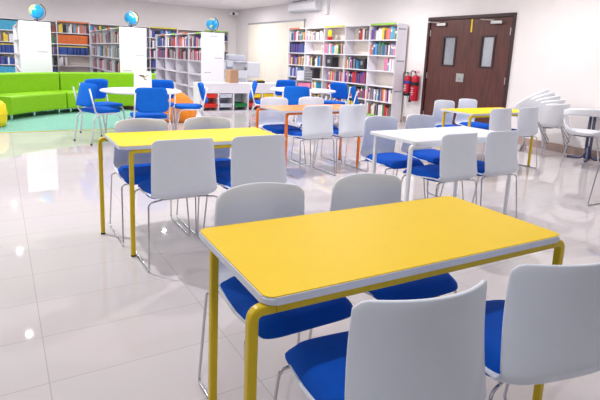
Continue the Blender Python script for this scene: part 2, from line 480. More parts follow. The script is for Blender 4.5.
put_chair(3.495, 3.34, 181, 'white chair facing the viewer across the white rectangular table, right one', G3)
put_chair(3.01, 4.785, 1, 'white chair seen from behind, left one at the orange table', G4)
put_chair(3.495, 4.785, 1, 'white chair seen from behind, right one at the orange table', G4)
put_chair(2.925, 5.285, 181, 'white chair facing the viewer behind the left half of the orange table', G4)
put_chair(3.47, 5.29, 181, 'white chair facing the viewer behind the right half of the orange table', G4)
put_chair(5.25, 4.13, 0, 'white chair seen from behind, left one at the yellow table by the doors', G5)
put_chair(5.80, 4.145, 0, 'white chair seen from behind, right one at the yellow table by the doors', G5)
put_chair(5.25, 4.69, 180, 'white chair facing the viewer before the brown doors, left one', G5)
put_chair(5.885, 4.835, 180, 'white chair facing the viewer before the brown doors, right one', G5)
c = put_chair(5.15, 2.36, 90, 'white chair mostly out of frame at the right edge, only its chrome sled leg showing', 'white chairs at the right edge')

# ------------------------------------------------------------------ blue visitor chairs
def cushion(X, Y, th, k=4., n=12, dome=.35):
    """rounded slab in local xy, z thickness"""
    b = bmesh.new(); V = []
    for l in (0, 1):
        L = []
        for i in range(n+1):
            row = []
            for j in range(n+1):
                u = -1+2*i/n; v = -1+2*j/n
                f = (abs(u)**k+abs(v)**k)**(1/k); m_ = max(abs(u), abs(v)); g = m_/f if f > 0 else 1
                e = min(1, (1-m_)*4)**.5
                z = (th/2)*(1-dome+dome*e)*(1 if l else -1)
                row.append(b.verts.new((u*g*X, v*g*Y, z)))
            L.append(row)
        V.append(L)
    for i in range(n):
        for j in range(n):
            b.faces.new((V[1][i][j], V[1][i+1][j], V[1][i+1][j+1], V[1][i][j+1]))
            b.faces.new((V[0][i][j], V[0][i][j+1], V[0][i+1][j+1], V[0][i+1][j]))
    ring = [(i, 0) for i in range(n)]+[(n, j) for j in range(n)]+[(i, n) for i in range(n, 0, -1)]+[(0, j) for j in range(n, 0, -1)]
    for (a, c), (d, e) in zip(ring, ring[1:]+ring[:1]): b.faces.new((V[0][a][c], V[0][d][e], V[1][d][e], V[1][a][c]))
    return b
def make_blue_chair():
    t = thing('visitor_chair', '', 'chair')
    b = cushion(.225, .215, .06, 5.)
    for v in b.verts: v.co.z += .455; v.co.y += .02
    obj('seat', b, M['bluefab'], t, True)
    b = cushion(.212, .165, .045, 7.)
    R = Matrix.Rotation(math.radians(75), 3, 'X')
    for v in b.verts:
        bend = .05*(v.co.x/.215)**2
        p = R @ Vector((v.co.x, v.co.y, v.co.z)); v.co = p+Vector((0, -.235+bend, .685))
    bk = obj('backrest', b, M['bluefab'], t, True)
    for s in (-1, 1):
        pts = fillet([(s*.235, -.27, .012), (s*.235, -.2, .425), (s*.235, .17, .425), (s*.235, .235, .012)], .09, 7)
        lg = obj('leg_frame', tube(bmesh.new(), pts, .0115, 8), M['silver'], t, True)
        fb = bmesh.new()
        for yy in (-.27, .235): lathe(fb, [(0, 0), (.014, 0), (.014, .02), (0, .02)], 10, (s*.235, yy, 0))
        obj('foot_cap', fb, M['rubber'], lg)
        pts = fillet([(s*.235, -.08, .425), (s*.232, -.185, .43), (s*.224, -.262, .78)], .06, 6)
        obj('back_upright', tube(bmesh.new(), pts, .0115, 8), M['silver'], t, True)
    for yy in (.05, -.1): obj('crossbar', tube(bmesh.new(), [(-.235, yy, .418), (.235, yy, .418)], .01), M['silver'], t, True)
    return t
blue0 = make_blue_chair(); bused = [False]
def put_blue(x, y, fdeg, label, group):
    c = blue0 if not bused[0] else copy_tree(blue0); bused[0] = True
    c.location = (x, y, 0); c.rotation_euler = (0, 0, math.radians(fdeg-90)); tag(c, label, None, group); return c
GA, GB = 'blue chairs around the left round table', 'blue chairs around the right round table'
put_blue(1.22, 7.60, 20, 'blue chair in side view, leftmost of all, by the green sofa', GA)
put_blue(1.40, 8.33, -62, 'blue chair with its dark front turned to the viewer behind the leftmost blue chair', GA)
put_blue(1.735, 6.86, 88, 'blue chair seen squarely from behind in front of the left round table', GA)
put_blue(2.28, 8.30, -112, 'blue chair facing the viewer behind the left round table, by the orange beanbag', GA)
put_blue(2.66, 7.90, 165, 'blue chair in profile facing left beside the tray cabinet', GA)
put_blue(4.28, 8.40, -25, 'blue chair edge-on at the left of the right round table before the tray cabinet', GB)
put_blue(5.00, 8.75, -100, 'blue chair facing the viewer behind the right round table below the blind', GB)
put_blue(4.30, 7.27, 62, 'blue chair seen squarely from behind in front of the right round table', GB)
put_blue(5.68, 8.18, 195, 'blue chair with rounded back at the far right of the right round table', GB)
put_blue(5.24, 7.24, 140, 'blue chair edge-on at the near right of the right round table', GB)

# ------------------------------------------------------------------ round tables
def round_table(x, y, r, label):
    t = thing('round_table', label, 'table', (x, y, 0))
    obj('tabletop', lathe(bmesh.new(), [(0, .712), (r-.012, .712), (r, .72), (r, .735), (r-.006, .74), (0, .74)], 56), M['wtop'], t)
    obj('pedestal', lathe(bmesh.new(), [(.05, .02), (.035, .06), (.035, .70), (.12, .712)], 20), M['silver'], t)
    obj('base', lathe(bmesh.new(), [(0, 0), (.27, 0), (.27, .012), (.06, .035), (0, .035)], 32), M['silver'], t)
    return t
round_table(1.83, 7.65, .585, 'white round table nearer the green sofa, with a standing card')
round_table(4.77, 7.82, .60, 'white round table before the tall bookcase, with a leaflet rack')

cd = thing('standing_card', 'white folded card with a sketchy drawing standing on the left round table', 'card', (1.93, 7.98, .741), math.radians(-8))
b = bmesh.new(); box(b, -.13, .13, -.006, -.002, 0, .265)
for v in b.verts: v.co.y += (.265-v.co.z)*-.18
c1 = obj('card_front', b, M['paper'], cd)
b = bmesh.new(); box(b, -.13, .13, .002, .006, 0, .265)
for v in b.verts: v.co.y += (.265-v.co.z)*.18
obj('card_back', b, M['paper'], cd)
b = bmesh.new()
random.seed(3)
for (x0, z0, x1, z1) in ((-.06, .2, .02, .205), (-.03, .19, .05, .175), (0, .2, .03, .13), (.02, .14, .06, .13), (-.05, .2, -.02, .18), (.05, .19, .08, .2)):
    f = lambda z: -.0085+(.265-z)*-.18
    tube(b, [(x0, f(z0), z0), (x1, f(z1), z1)], .004, 5)
obj('drawing', b, M['black'], c1)

dr = thing('leaflet_rack', 'grey and white two tier leaflet rack on the right round table', 'rack', (4.93, 8.08, .741), math.radians(-20))
b = bmesh.new(); box(b, -.14, .14, .05, .06, 0, .34); box(b, -.14, -.132, -.08, .05, 0, .34); box(b, .132, .14, -.08, .05, 0, .34); box(b, -.132, .132, -.08, .05, 0, .01); box(b, -.132, .132, -.08, .05, .13, .14)
obj('frame', b, M['display'], dr)
b = bmesh.new()
for k in range(4): box(b, .0, .132, -.088, -.08, .15+k*.05, .158+k*.05)
obj('front_bar', b, M['label'], dr)
obj('white_panel', nbox(-.14, -.01, -.088, -.08, .15, .33), M['label'], dr)
obj('lower_leaflet', nbox(-.12, .12, -.07, -.06, .012, .11), BM['pink'], dr)

# ------------------------------------------------------------------ carpet, sofa, pouf, beanbag
cp = tag(obj('carpet', nbox(-3, 2.45, 8.745, 11.97, .0005, .008), M['carpet']), 'pale teal carpet under the green sofa', 'carpet')
obj('edge_trim', nbox(-3, 2.45, 8.72, 8.745, .0005, .009), M['trim'], cp, label='yellow edge strip')

SCX, SCY = 2.5, 8.5
def arc_block(b, a0, a1, r0, r1, z0, z1, bev=.03, n=14):
    def ring(a):
        ca, sa = math.cos(a), math.sin(a)
        return [b.verts.new((SCX+r*ca, SCY+r*sa, z)) for r, z in ((r0, z0+bev), (r0+bev*.3, z0), (r1-bev*.3, z0), (r1, z0+bev), (r1, z1-bev), (r1-bev*.35, z1-bev*.3), (r1-bev, z1), (r0+bev, z1), (r0+bev*.35, z1-bev*.3), (r0, z1-bev))]
    R = [ring(a0+(a1-a0)*k/n) for k in range(n+1)]
    for A, B in zip(R, R[1:]):
        for k in range(10): b.faces.new((A[k], A[(k+1) % 10], B[(k+1) % 10], B[k]))
    b.faces.new(R[0][::-1]); b.faces.new(R[-1])
    return b
for i, (d0, d1, lab) in enumerate(((147, 119.3, 'lime green curved sofa section at the left edge of the picture'), (118.7, 79, 'lime green curved sofa section behind the left round table and blue chairs'))):
    a0, a1 = math.radians(d0), math.radians(d1); am = (a0+a1)/2
    sf = thing('curved_sofa', lab, 'sofa', (0, 0, 0), 0, 'curved green sofa sections')
    obj('seat', arc_block(bmesh.new(), a0, a1, 2.79, 3.34, .11, .43), M['sofa'], sf)
    obj('backrest', arc_block(bmesh.new(), a0-(.07 if i else 0), a1-(0 if i else .07), 3.342, 3.5, .11, .80), M['sofa'], sf)
    for a in (a0-.04, (a0+a1)/2, a1+.04):
        for r in (2.88, 3.42):
            obj('leg', lathe(bmesh.new(), [(0, .0085), (.022, .0085), (.026, .115), (0, .115)], 12, (SCX+r*math.cos(a), SCY+r*math.sin(a), 0)), M['chrome'] if r < 3 else M['black'], sf)

pf = thing('pouf', 'round yellow pouf at the left edge in front of the green sofa', 'pouf', (-.2, 9.42, .0085))
obj('body', lathe(bmesh.new(), [(0, 0), (.22, 0), (.26, .03), (.275, .12), (.28, .24), (.265, .36), (.22, .41), (.1, .425), (0, .427)], 32), M['pouf'], pf, True)
b = bmesh.new(); tube(b, [(.283*math.cos(2*PI*k/32), .283*math.sin(2*PI*k/32), .21) for k in range(32)], .006, 6, True)
obj('piping', b, M['yplas'], pf, True)

bg = thing('beanbag', 'slouching orange beanbag behind the blue chairs on the left', 'beanbag', (2.93, 9.50, 0))
b = lathe(bmesh.new(), [(0, 0), (.3, 0), (.37, .06), (.39, .18), (.36, .32), (.28, .46), (.17, .57), (.08, .615), (0, .62)], 40)
for v in b.verts:
    a = math.atan2(v.co.y, v.co.x); k = 1+.05*math.sin(5*a+v.co.z*9)+.03*math.sin(9*a-v.co.z*14)
    if v.co.z > .01: v.co.x *= k; v.co.y *= k; v.co.x -= .1*(v.co.z/.68)**2
bb_ = obj('body', b, M['bean'], bg, True)
b = bmesh.new(); tube(b, [(-.1, 0, .6), (-.1, .02, .64), (-.06, .02, .65), (-.04, 0, .6)], .012)
obj('carry_loop', b, M['bean'], bg, True)

# ------------------------------------------------------------------ tray cabinet and things on and behind it
CX0, CX1, CY0, CY1, CH = 3.77, 6.35, 10.55, 10.95, .67
tc_ = thing('tray_cabinet', 'low white cabinet with coloured trays in open compartments below the blind', 'cabinet', (0, 0, 0))
b = bmesh.new(); box(b, CX0, CX1, CY0, CY1, .44, CH, .006); box(b, CX0, CX1, CY0+.01, CY1, 0, .045); box(b, CX0, CX1, CY1-.012, CY1, .045, .44)
cells = []; x = CX0+.105
box(b, CX0, CX0+.1, CY0, CY1-.012, .045, .44)
while x+.33 < CX1:
    cells.append((x, x+.335)); box(b, x+.335, x+.365, CY0, CY1-.012, .045, .44); x += .365
box(b, x, CX1, CY0, CY1-.012, .045, .44)
obj('carcass', b, M['shelf'], tc_)
trays = [('red', 'red'), ('clear', 'clear'), (None, 'green'), ('yellow', 'red'), ('yellow', 'clear'), ('yellow', 'red')]
TM = dict(red='tred', clear='tclear', green='tgreen', yellow='tyel')
pos_w = ['first', 'second', 'third', 'fourth', 'fifth', 'sixth']
for i, (a, c) in enumerate(cells[:6]):
    for lev, colr in ((1, trays[i][0]), (0, trays[i][1])):
        if not colr: continue
        z0 = .125 if lev == 0 else .34
        hgt = .085
        for xa, xb in ((a+.0005, a+.045), (c-.045, c-.0005)): obj('tray_runner', nbox(xa, xb, CY0+.03, CY1-.02, z0-.008, z0-.0005), M['shelf'], tc_)
        b = bmesh.new(); x0, x1 = a+.014, c-.014; y0, y1 = CY0+.012, CY1-.03
        box(b, x0+.012, x1-.012, y0+.005, y1, z0, z0+.006); box(b, x0+.012, x1-.012, y0, y0+.008, z0, z0+hgt-.03)
        box(b, x0+.012, x0+.018, y0+.008, y1, z0, z0+hgt); box(b, x1-.018, x1-.012, y0+.008, y1, z0, z0+hgt); box(b, x0+.018, x1-.018, y1-.006, y1, z0, z0+hgt)
        box(b, x0, x1, y0-.006, y0+.012, z0+hgt-.03, z0+hgt)
        tr = thing('storage_tray', '%s plastic tray, %s row, %s compartment from left of low white cabinet' % ({'clear': 'greyish'}.get(colr, colr), 'upper' if lev else 'lower', pos_w[i]), 'tray', (0, 0, 0), 0, 'plastic trays in the low cabinet')
        obj('tub', b, M[TM[colr]], tr)
        obj('handle_lip', nbox((x0+x1)/2-.05, (x0+x1)/2+.05, y0-.016, y0-.004, z0+hgt-.03, z0+hgt-.016, .003), M[TM[colr]], tr)

tag(obj('carton_box', nbox(4.52, 4.72, 10.6, 10.9, CH+.001, CH+.29, .004), M['carton']), 'brown carton standing on the left of the low white cabinet', 'box')
sb = thing('desk_caddy', 'small dark desk caddy with a yellow item on the low cabinet', 'caddy', (5.33, 10.72, CH+.001))
b = bmesh.new(); box(b, -.1, .1, -.06, .06, 0, .008); box(b, -.1, .1, -.06, -.052, .008, .05); box(b, -.1, .1, .052, .06, .008, .05); box(b, -.1, -.092, -.052, .052, .008, .05); box(b, .092, .1, -.052, .052, .008, .05)
obj('tray', b, M['black'], sb)
obj('notepad', nbox(-.07, .07, -.04, .04, .01, .075, .006), M['yplas'], sb, label='yellow item')

cpx, cpy = 6.08, 13.9
co = thing('photocopier', 'pale grey office photocopier standing in the corner behind the low cabinet', 'photocopier', (cpx, cpy, 0), math.radians(-14))
obj('body', nbox(-.3, .3, -.32, .32, .05, .86, .02), M['copier'], co)
for z in (.12, .3, .48): 
    dwr = obj('paper_drawer', nbox(-.28, .28, -.335, -.318, z, z+.16, .006), M['copier2'], co)
    obj('drawer_grip', nbox(-.1, .1, -.345, -.333, z+.1, z+.125), M['rail'], dwr)
obj('scanner', nbox(-.3, .3, -.3, .32, .94, 1.13, .02), M['copier'], co)
obj('neck', nbox(-.3, -.1, -.2, .3, .86, .94), M['copier2'], co)
obj('document_feeder', nbox(-.25, .25, -.2, .3, 1.131, 1.3, .03), M['copier2'], co)
obj('control_panel', nbox(-.1, .28, -.42, -.3, 1.06, 1.12, .01), M['rail'], co)
obj('side_tray', nbox(.3, .7, -.25, .25, .66, 1.1, .03), M['copier'], co)
b = bmesh.new()
for sx in (-.25, .25):
    for sy in (-.27, .27): lathe(b, [(0, 0), (.03, 0), (.03, .05), (0, .05)], 10, (sx, sy, 0))
obj('caster', b, M['black'], co)
pb = thing('paper_stack', 'tall stack of white paper boxes left of the photocopier', 'stack of boxes', (5.48, 13.75, 0))
for k, (w, hh) in enumerate(((.42, .3), (.4, .3), (.42, .28), (.34, .2))):
    z = sum((.301, .301, .281)[:k]); bx = obj('paper_box', nbox(-w/2, w/2, -.16, .16, z, z+hh, .006), M['copier' if k % 2 else 'copier2'], pb)

# ------------------------------------------------------------------ bookcases
def wide_bookcase(name, label, L, D, H, bays, rows, loc, rz, back=True, end_marks=True, toe=.0):
    """local: x along the face, front at y=0, back at y=D"""
    t = thing(name, label, 'bookcase', loc, rz)
    th = .024
    for k in range(bays+1):
        x = L*k/bays
        o = obj('end_panel' if k in (0, bays) else 'divider', nbox(max(0, x-th/2) if k else 0, min(L, x+th/2) if k < bays else L, 0, D, 0, H), M['shelf'], t)
        if k == bays and end_marks:
            for zz, w in ((H-.13, .2), (H-.8, .22), (H-1.45, .2)):
                obj('label_print', nbox(L, L+.002, D*.12, D*.12+w, zz, zz+.03), M['greymark'], o)
    for r in range(rows+1):
        z = H-th-(H-th-.06)*r/rows
        for k in range(bays):
            x0, x1 = L*k/bays+th/2+(.0 if k else th/2), L*(k+1)/bays-th/2-(0 if k < bays-1 else th/2)
            if k == 0: x0 = th
            if k == bays-1: x1 = L-th
            obj('shelf_board', nbox(x0, x1, .004, D-.014, z, z+th), M['shelf'], t)
    if back: obj('back_panel', nbox(th, L-th, D-.012, D-.002, .06, H-.002), M['tan'], t)
    obj('plinth', nbox(th, L-th, .02, .035, 0, .06), M['shelf'], t)
    return t

# --- books
def book_bm(b, x0, w, d, h, y0, z0, mi, mp, lean=0., band=None):
    """spine towards -y; x thickness"""
    s = len(b.verts); b.verts.ensure_lookup_table()
    c = min(.003, w*.2)
    box(b, x0, x0+c, y0+.004, y0+d, z0, z0+h, mi=mi); box(b, x0+w-c, x0+w, y0+.004, y0+d, z0, z0+h, mi=mi)
    # rounded spine
    n = 4; lo = []; hi = []
    for k in range(n+1):
        a = PI*k/n; xx = x0+w/2-math.cos(a)*w/2; yy = y0+.006-math.sin(a)*.006
        lo.append(b.verts.new((xx, yy, z0))); hi.append(b.verts.new((xx, yy, z0+h)))
    for k in range(n): b.faces.new((lo[k], lo[k+1], hi[k+1], hi[k])).material_index = mi
    b.faces.new(lo).material_index = mi; b.faces.new(hi[::-1]).material_index = mi
    box(b, x0+c, x0+w-c, y0+.008, y0+d-.004, z0+.003, z0+h-.004, mi=mp)
    if band: box(b, x0+w*.08, x0+w*.92, y0-.0012, y0+.002, z0+h*.62, z0+h*.82, mi=band)
    if lean:
        b.verts.ensure_lookup_table()
        for v in b.verts[s:]:
            v.co.x += (v.co.z-z0)*lean
    return b

PAL = dict(mix=['red', 'blue', 'navy', 'green', 'yellow', 'orange', 'purple', 'pink', 'white', 'black', 'grey', 'brown', 'cyan', 'cream', 'white', 'grey'],
           pale=['white', 'cream', 'grey', 'pink', 'white', 'cyan', 'brown', 'yellow'],
           blue=['blue', 'navy', 'cyan', 'purple', 'blue', 'white', 'black'],
           dark=['black', 'navy', 'grey', 'brown', 'green', 'purple', 'red', 'blue', 'pink'],
           brown=['brown', 'black', 'grey', 'red', 'cream', 'navy'],
           oran=['orange'], ency=['blue', 'blue', 'navy'], cyan=['cyan'], red=['red', 'brown', 'black', 'pink', 'grey', 'white'])

stuff = bmesh.new(); SM = list(BM.values())+[M['paper']]; SK = {k: i for i, k in enumerate(BM)}
def frame_xf(t):
    return Matrix.Translation(t.location) @ Matrix.Rotation(t.rotation_euler.z, 4, 'Z')

def ordinal(n):
    return ['first', 'second', 'third', 'fourth', 'fifth', 'sixth', 'seventh', 'eighth', 'ninth', 'tenth', 'eleventh', 'twelfth', 'thirteenth', 'fourteenth', 'fifteenth', 'sixteenth', 'seventeenth', 'eighteenth', 'nineteenth', 'twentieth', 'twenty-first', 'twenty-second', 'twenty-third', 'twenty-fourth', 'twenty-fifth', 'twenty-sixth', 'twenty-seventh', 'twenty-eighth'][n]

def gen_books(L, bays, k, f0, f1, pal, hmax, wavg, rng):
    th = .024; x0 = L*k/bays+th/2+.014; x1 = L*(k+1)/bays-th/2-.014
    xa = x0+(x1-x0)*f0; xb = x0+(x1-x0)*f1; out = []; x = xa
    while True:
        w = rng.uniform(.55, 1.45)*wavg
        if x+w > xb: break
        h = hmax*rng.uniform(.66, .95); d = rng.uniform(.15, .2)
        out.append((x, w, d, h, rng.choice(PAL[pal]), rng.random() < .25)); x += w+.0015
    return out

# tall bookcase on the right wall: front faces -x, so local x runs along -y
RL, RD, RH, RB, RR = 4.64, .28, 2.1, 5, 6
rc = wide_bookcase('bookcase', 'tall white bookcase with five bays against the right wall beside the fire extinguishers', RL, RD, RH, RB, RR, (7.30, 12.90, 0), -PI/2)
for k, nm, f0, f1 in ((0, 'oglab', .02, .7), (2, 'yelab', .0, 1.), (4, 'gnlab', .0, 1.)):
    obj('sign_strip', nbox(RL*k/RB+.02+f0*.86, RL*k/RB+.02+f1*.86, -.004, .0, RH-.024, RH+.012), M[nm], rc, label={'oglab': 'orange', 'yelab': 'yellow', 'gnlab': 'green'}[nm]+' strip on the top edge')
obj('sign_strip', nbox(RL*4/RB+.05, RL*4/RB+.4, -.004, 0, .062, .1), M['gnlab'], rc, label='green strip low down')
rng = random.Random(11)
spec = {1: {0: [(0, .97, 'mix')], 1: [(0, .96, 'pale')], 3: [(.52, 1, 'mix')], 4: [(0, .98, 'mix')]},
        2: {0: [(0, .97, 'blue')], 1: [(.86, 1, 'pale')], 2: [(0, 1, 'pale')], 4: [(0, .98, 'mix')]},
        3: {0: [(0, .97, 'mix')], 1: [(0.04, .95, 'mix')], 3: [(0.02, .58, 'mix')], 4: [(.58, .98, 'pale')]},
        4: {0: [(0, .8, 'blue')], 2: [(.2, .98, 'mix')], 3: [(0, .98, 'dark')]},
        5: {0: [(0, .9, 'mix')], 1: [(.1, .7, 'mix')], 2: [(.2, .98, 'red')], 3: [(0, .98, 'dark')], 4: [(0, .98, 'mix')]},
        6: {1: [(.1, .9, 'mix')], 2: [(0, .98, 'mix')], 3: [(0, .98, 'mix')], 4: [(0, .98, 'mix')]}}
XF = frame_xf(rc)
allb = []
for r, dct in spec.items():
    z = RH-.024-(RH-.024-.06)*r/RR+.024+.0005
    for k, fills in dct.items():
        n = 0
        for f0, f1, pal in fills:
            for bk in gen_books(RL, RB, k, f0, f1, pal, .29, .044, rng):
                allb.append((r, k, n, z, bk)); n += 1
allb.sort(key=lambda a: (-a[1], a[0]))
MAXB = 296
for idx, (r, k, n, z, (x, w, d, h, colr, band)) in enumerate(allb):
    bc = 'white' if colr != 'white' else 'blue'
    if idx < MAXB:
        b = book_bm(bmesh.new(), -w/2, w, d, h, 0, 0, 0, 1, band=2 if band else None)
        o = obj('book', b, [BM[colr], M['paper'], BM[bc]])
        o.matrix_world = XF @ Matrix.Translation((x+w/2, .035, z))
        tag(o, '%s book, %s from left, %s shelf from top, %s bay of right bookcase' % (colr, ordinal(n), ordinal(r-1), ordinal(k)), 'book', 'books on the right bookcase')
    else:
        s = len(stuff.verts); book_bm(stuff, x, w, d, h, .035, z, SK[colr], len(SM)-1)
        stuff.verts.ensure_lookup_table()
        for v in stuff.verts[s:]: v.co = XF @ v.co
# odd items on the right bookcase
def on_right(k, f, r, dy=.05):
    z = RH-.024-(RH-.024-.06)*r/RR+.024+.0008
    return XF @ Vector((RL*k/RB+.03+f*.85, dy, z))
p = on_right(2, .17, 1)
ro = thing('award_rosette', 'yellow and red award rosette on the top shelf of the right bookcase', 'rosette', p, -PI/2)
b = lathe(bmesh.new(), [(0, 0), (.085, 0), (.095, .012), (.08, .024), (0, .024)], 24)
o = obj('disc', b, M['rosette'], ro); o.matrix_local = Matrix.Translation((0, .02, .17)) @ Matrix.Rotation(PI/2, 4, 'X')
b = bmesh.new(); box(b, -.1, -.01, 0, .02, 0, .09, .003); box(b, .01, .1, 0, .02, 0, .09, .003)
obj('ribbon', b, M['red'], ro, label='red ribbon')
for (k, f, r, w, h, lab) in ((2, .2, 3, .3, .25, 'dark box file at the left of the third shelf in the middle bay'), (3, .72, 3, .2, .25, 'black box file right of the books in the fourth bay, third shelf'), (1, .35, 4, .2, .27, 'black bag on the fourth shelf of the second bay')):
    p = on_right(k, f, r)
    bx = thing('box_file', lab, 'box', p, -PI/2)
    obj('case', nbox(-w/2, w/2, 0, .2, 0, h, .012), BM['black'], bx)
    obj('spine_label', nbox(-w/5, w/5, -.002, .001, h*.4, h*.75), BM['grey' if k != 1 else 'navy'], bx)
for k, r, c_ in ((2, 2, 'green'),):   # stands before the books
    p = on_right(k, .76, r, .013)
    t_ = thing('desk_ornament', 'dark green ornament in front of pale books in the middle bay, second shelf', 'ornament', p, -PI/2)
    obj('base', nbox(-.05, .05, -.011, .011, 0, .03, .004), M['tgreen'], t_)
    obj('figure', lathe(bmesh.new(), [(0, .03), (.03, .03), (.045, .12), (.02, .19), (.03, .22), (0, .25)], 12, (0, 0, 0)), M['tgreen'], t_, True).scale = (1, .25, 1)

# left wall bookcase: front faces -y
LL, LB = 8.415, 9
LX0 = 7.21-LL
lc = wide_bookcase('bookcase', 'long white bookcase running along the far left wall behind the sofa', LL, .3, 2.08, LB, 6, (LX0, 17.12, 0), 0, end_marks=False)
XL_ = frame_xf(lc)
for k, nm in ((3, 'oglab'), (6, 'yelab'), (8, 'gnlab')):
    obj('sign_strip', nbox(LL*k/LB+.02, LL*(k+1)/LB-.02, -.004, 0, 2.08-.024, 2.08+.015), M[nm], lc, label={'oglab': 'orange', 'yelab': 'yellow', 'gnlab': 'green'}[nm]+' strip on the top edge')
def fill_stuff(XF, L, bays, H, rows, k, r, f0, f1, pal, wavg=.045, hm=.29, y0=.03, ftop=None):
    z = H-.024-(H-.024-.06)*r/rows+.0245
    for (x, w, d, h, colr, band) in gen_books(L, bays, k, f0, f1, pal, hm, wavg, rng):
        if pal in ('oran', 'ency', 'cyan'): h = hm*.93
        s = len(stuff.verts); book_bm(stuff, x, w, d, h, y0, z, SK[colr], len(SM)-1)
        if pal == 'ency': box(stuff, x+.002, x+w-.002, y0-.001, y0+.003, z+h*.86, z+h*.99, mi=SK['yellow'])
        stuff.verts.ensure_lookup_table()
        for v in stuff.verts[s:]: v.co = XF @ v.co
for k in range(LB):
    for r in range(1, 6):
        pal = rng.choice(['mix', 'mix', 'dark', 'pale', 'blue'])
        f1 = .97
        if k == 3: pal = {1: 'mix', 2: 'oran', 3: 'ency', 4: 'mix', 5: None}[r]; f1 = .28 if r == 4 else .97
        if k == 1: pal = {1: 'cyan', 2: 'pale', 3: 'ency', 4: 'blue', 5: 'cyan'}[r]
        if k == 4: pal = {1: 'mix', 2: 'mix'}.get(r, pal)
        if pal: fill_stuff(XL_, LL, LB, 2.08, 6, k, r, 0, f1, pal, wavg=.03 if pal in ('oran', 'ency') else .045)

# double sided units projecting from the left wall
def unit(x0, x1, label, fills, idx):
    L, H, bays, rows = 4.2, 1.81, 4, 5
    y0 = 12.0; th = .024
    t = thing('bookcase', label, 'bookcase', (x0, y0, 0), 0, 'double sided bookcases projecting from the left wall')
    W = x1-x0
    ep = obj('end_panel', nbox(-.012, W+.012, 0, th, 0, H+.01, .003), M['shelf'], t)
    for zz, xx, w in ((H-.09, .04 if idx == 0 else W*.36, .2), (H-.62, W*.6, .2), (H-.98, .06, .2)) if idx else ((H-.09, .05, .2), (H-.1, .33, .17), (H-.62, .32, .2), (H-1.08, .36, .16)):
        bb2 = bmesh.new(); xq = xx
        while xq < xx+w-.02:
            box(bb2, xq, xq+.022, -.0015, .0, zz, zz+.022); xq += .032
        obj('label_print', bb2, M['greymark'], ep)
    obj('end_panel', nbox(-.012, W+.012, L-th, L, 0, H+.01), M['shelf'], t)
    for k in range(1, bays):
        yk = L*k/bays; obj('divider', nbox(0, W, yk-th/2, yk+th/2, 0, H), M['shelf'], t)
    obj('back_panel', nbox(W/2-.008, W/2+.008, th, L-th, .06, H), M['shelf'], t)
    for r in range(rows+1):
        z = H-th-(H-th-.06)*r/rows
        for k in range(bays):
            a = L*k/bays+th/2+(th/2 if k == 0 else 0); c = L*(k+1)/bays-th/2-(th/2 if k == bays-1 else 0)
            obj('shelf_board', nbox(.002, W/2-.0085, a, c, z, z+th), M['shelf'], t)
            obj('shelf_board', nbox(W/2+.0085, W-.002, a, c, z, z+th), M['shelf'], t)
    for k in range(bays):
        col = ('oglab', 'gnlab')[k % 2]
        a = L*(bays-1-k)/bays+.1
        obj('sign_strip', nbox(-.004, .001, a, a+.35, H-.02, H+.012), M[col], t, label=('orange', 'green')[k % 2]+' strip on the top edge')
    # left side books: local frame with x along -y, front facing -x
    XF = Matrix.Translation((x0, y0+L, 0)) @ Matrix.Rotation(-PI/2, 4, 'Z')
    for (r, k, f0, f1, pal) in fills: fill_stuff(XF, L, bays, H, rows, k, r, f0, f1, pal, .045, .28)
    return t
U1 = [(r, k, 0, .97, 'pale') for r in (1, 2, 3, 4) for k in range(4)]
U2 = [(r, k, .1, .95, {1: 'brown', 2: 'mix', 3: 'red', 4: 'mix'}[r]) for r in (1, 2, 3) for k in range(4)]+[(4, 0, 0, .4, 'dark'), (4, 1, .2, .6, 'brown')]
U3 = [(1, k, .02, .97, ['blue', 'brown', 'mix', 'mix'][k]) for k in range(4)]+[(2, k, .02, .97, ['dark', 'brown', 'red', 'red'][k]) for k in range(4)]
units = []
for i, (a, b_, lab, fl) in enumerate(((.42, .99, 'white double sided bookcase under the leftmost globe, behind the green sofa', U1), (2.41, 2.99, 'white double sided bookcase under the middle globe, behind the sofa', U2), (4.35, 4.93, 'white double sided bookcase under the rightmost globe, with empty lower shelves', U3))):
    units.append(unit(a, b_, lab, fl, i))
so = tag(obj('library_book_rows', stuff, SM), 'rows of coloured library books filling the far bookcases', 'books', None, 'stuff')

# globes
def make_globe():
    t = thing('globe', '', 'globe')
    b = bmesh.new(); bmesh.ops.create_uvsphere(b, u_segments=32, v_segments=20, radius=.14)
    for v in b.verts: v.co.z += .205
    obj('sphere', b, M['globe'], t, True)
    b = bmesh.new(); tl = math.radians(23)
    pts = []
    for k in range(21):
        a = math.radians(-90+180*k/20); x, z = .157*math.cos(a), .157*math.sin(a)
        pts.append((x*math.cos(tl)+z*math.sin(tl), 0, .205-x*math.sin(tl)+z*math.cos(tl)))
    tube(b, pts, .007, 6); obj('meridian_arm', b, M['black'], t, True)
    obj('base', lathe(bmesh.new(), [(0, 0), (.09, 0), (.09, .01), (.03, .025), (.012, .035), (.012, .062), (0, .062)], 24), M['black'], t, True)
    return t
g0 = make_globe()
for i, (x, rz, lab) in enumerate(((.77, 10, 'blue globe on the leftmost projecting bookcase'), (2.71, 130, 'blue globe on the middle projecting bookcase'), (4.69, 250, 'blue globe on the rightmost projecting bookcase'))):
    g = g0 if i == 0 else copy_tree(g0)
    g.location = (x, 12.2, 1.811); g.scale = (1.08, 1.08, 1.08); tag(g, lab, None, 'globes on the bookcases')
    sp = [c for c in g.children if c.name.startswith('sphere')][0]; sp.rotation_euler = (0, 0, math.radians(rz))

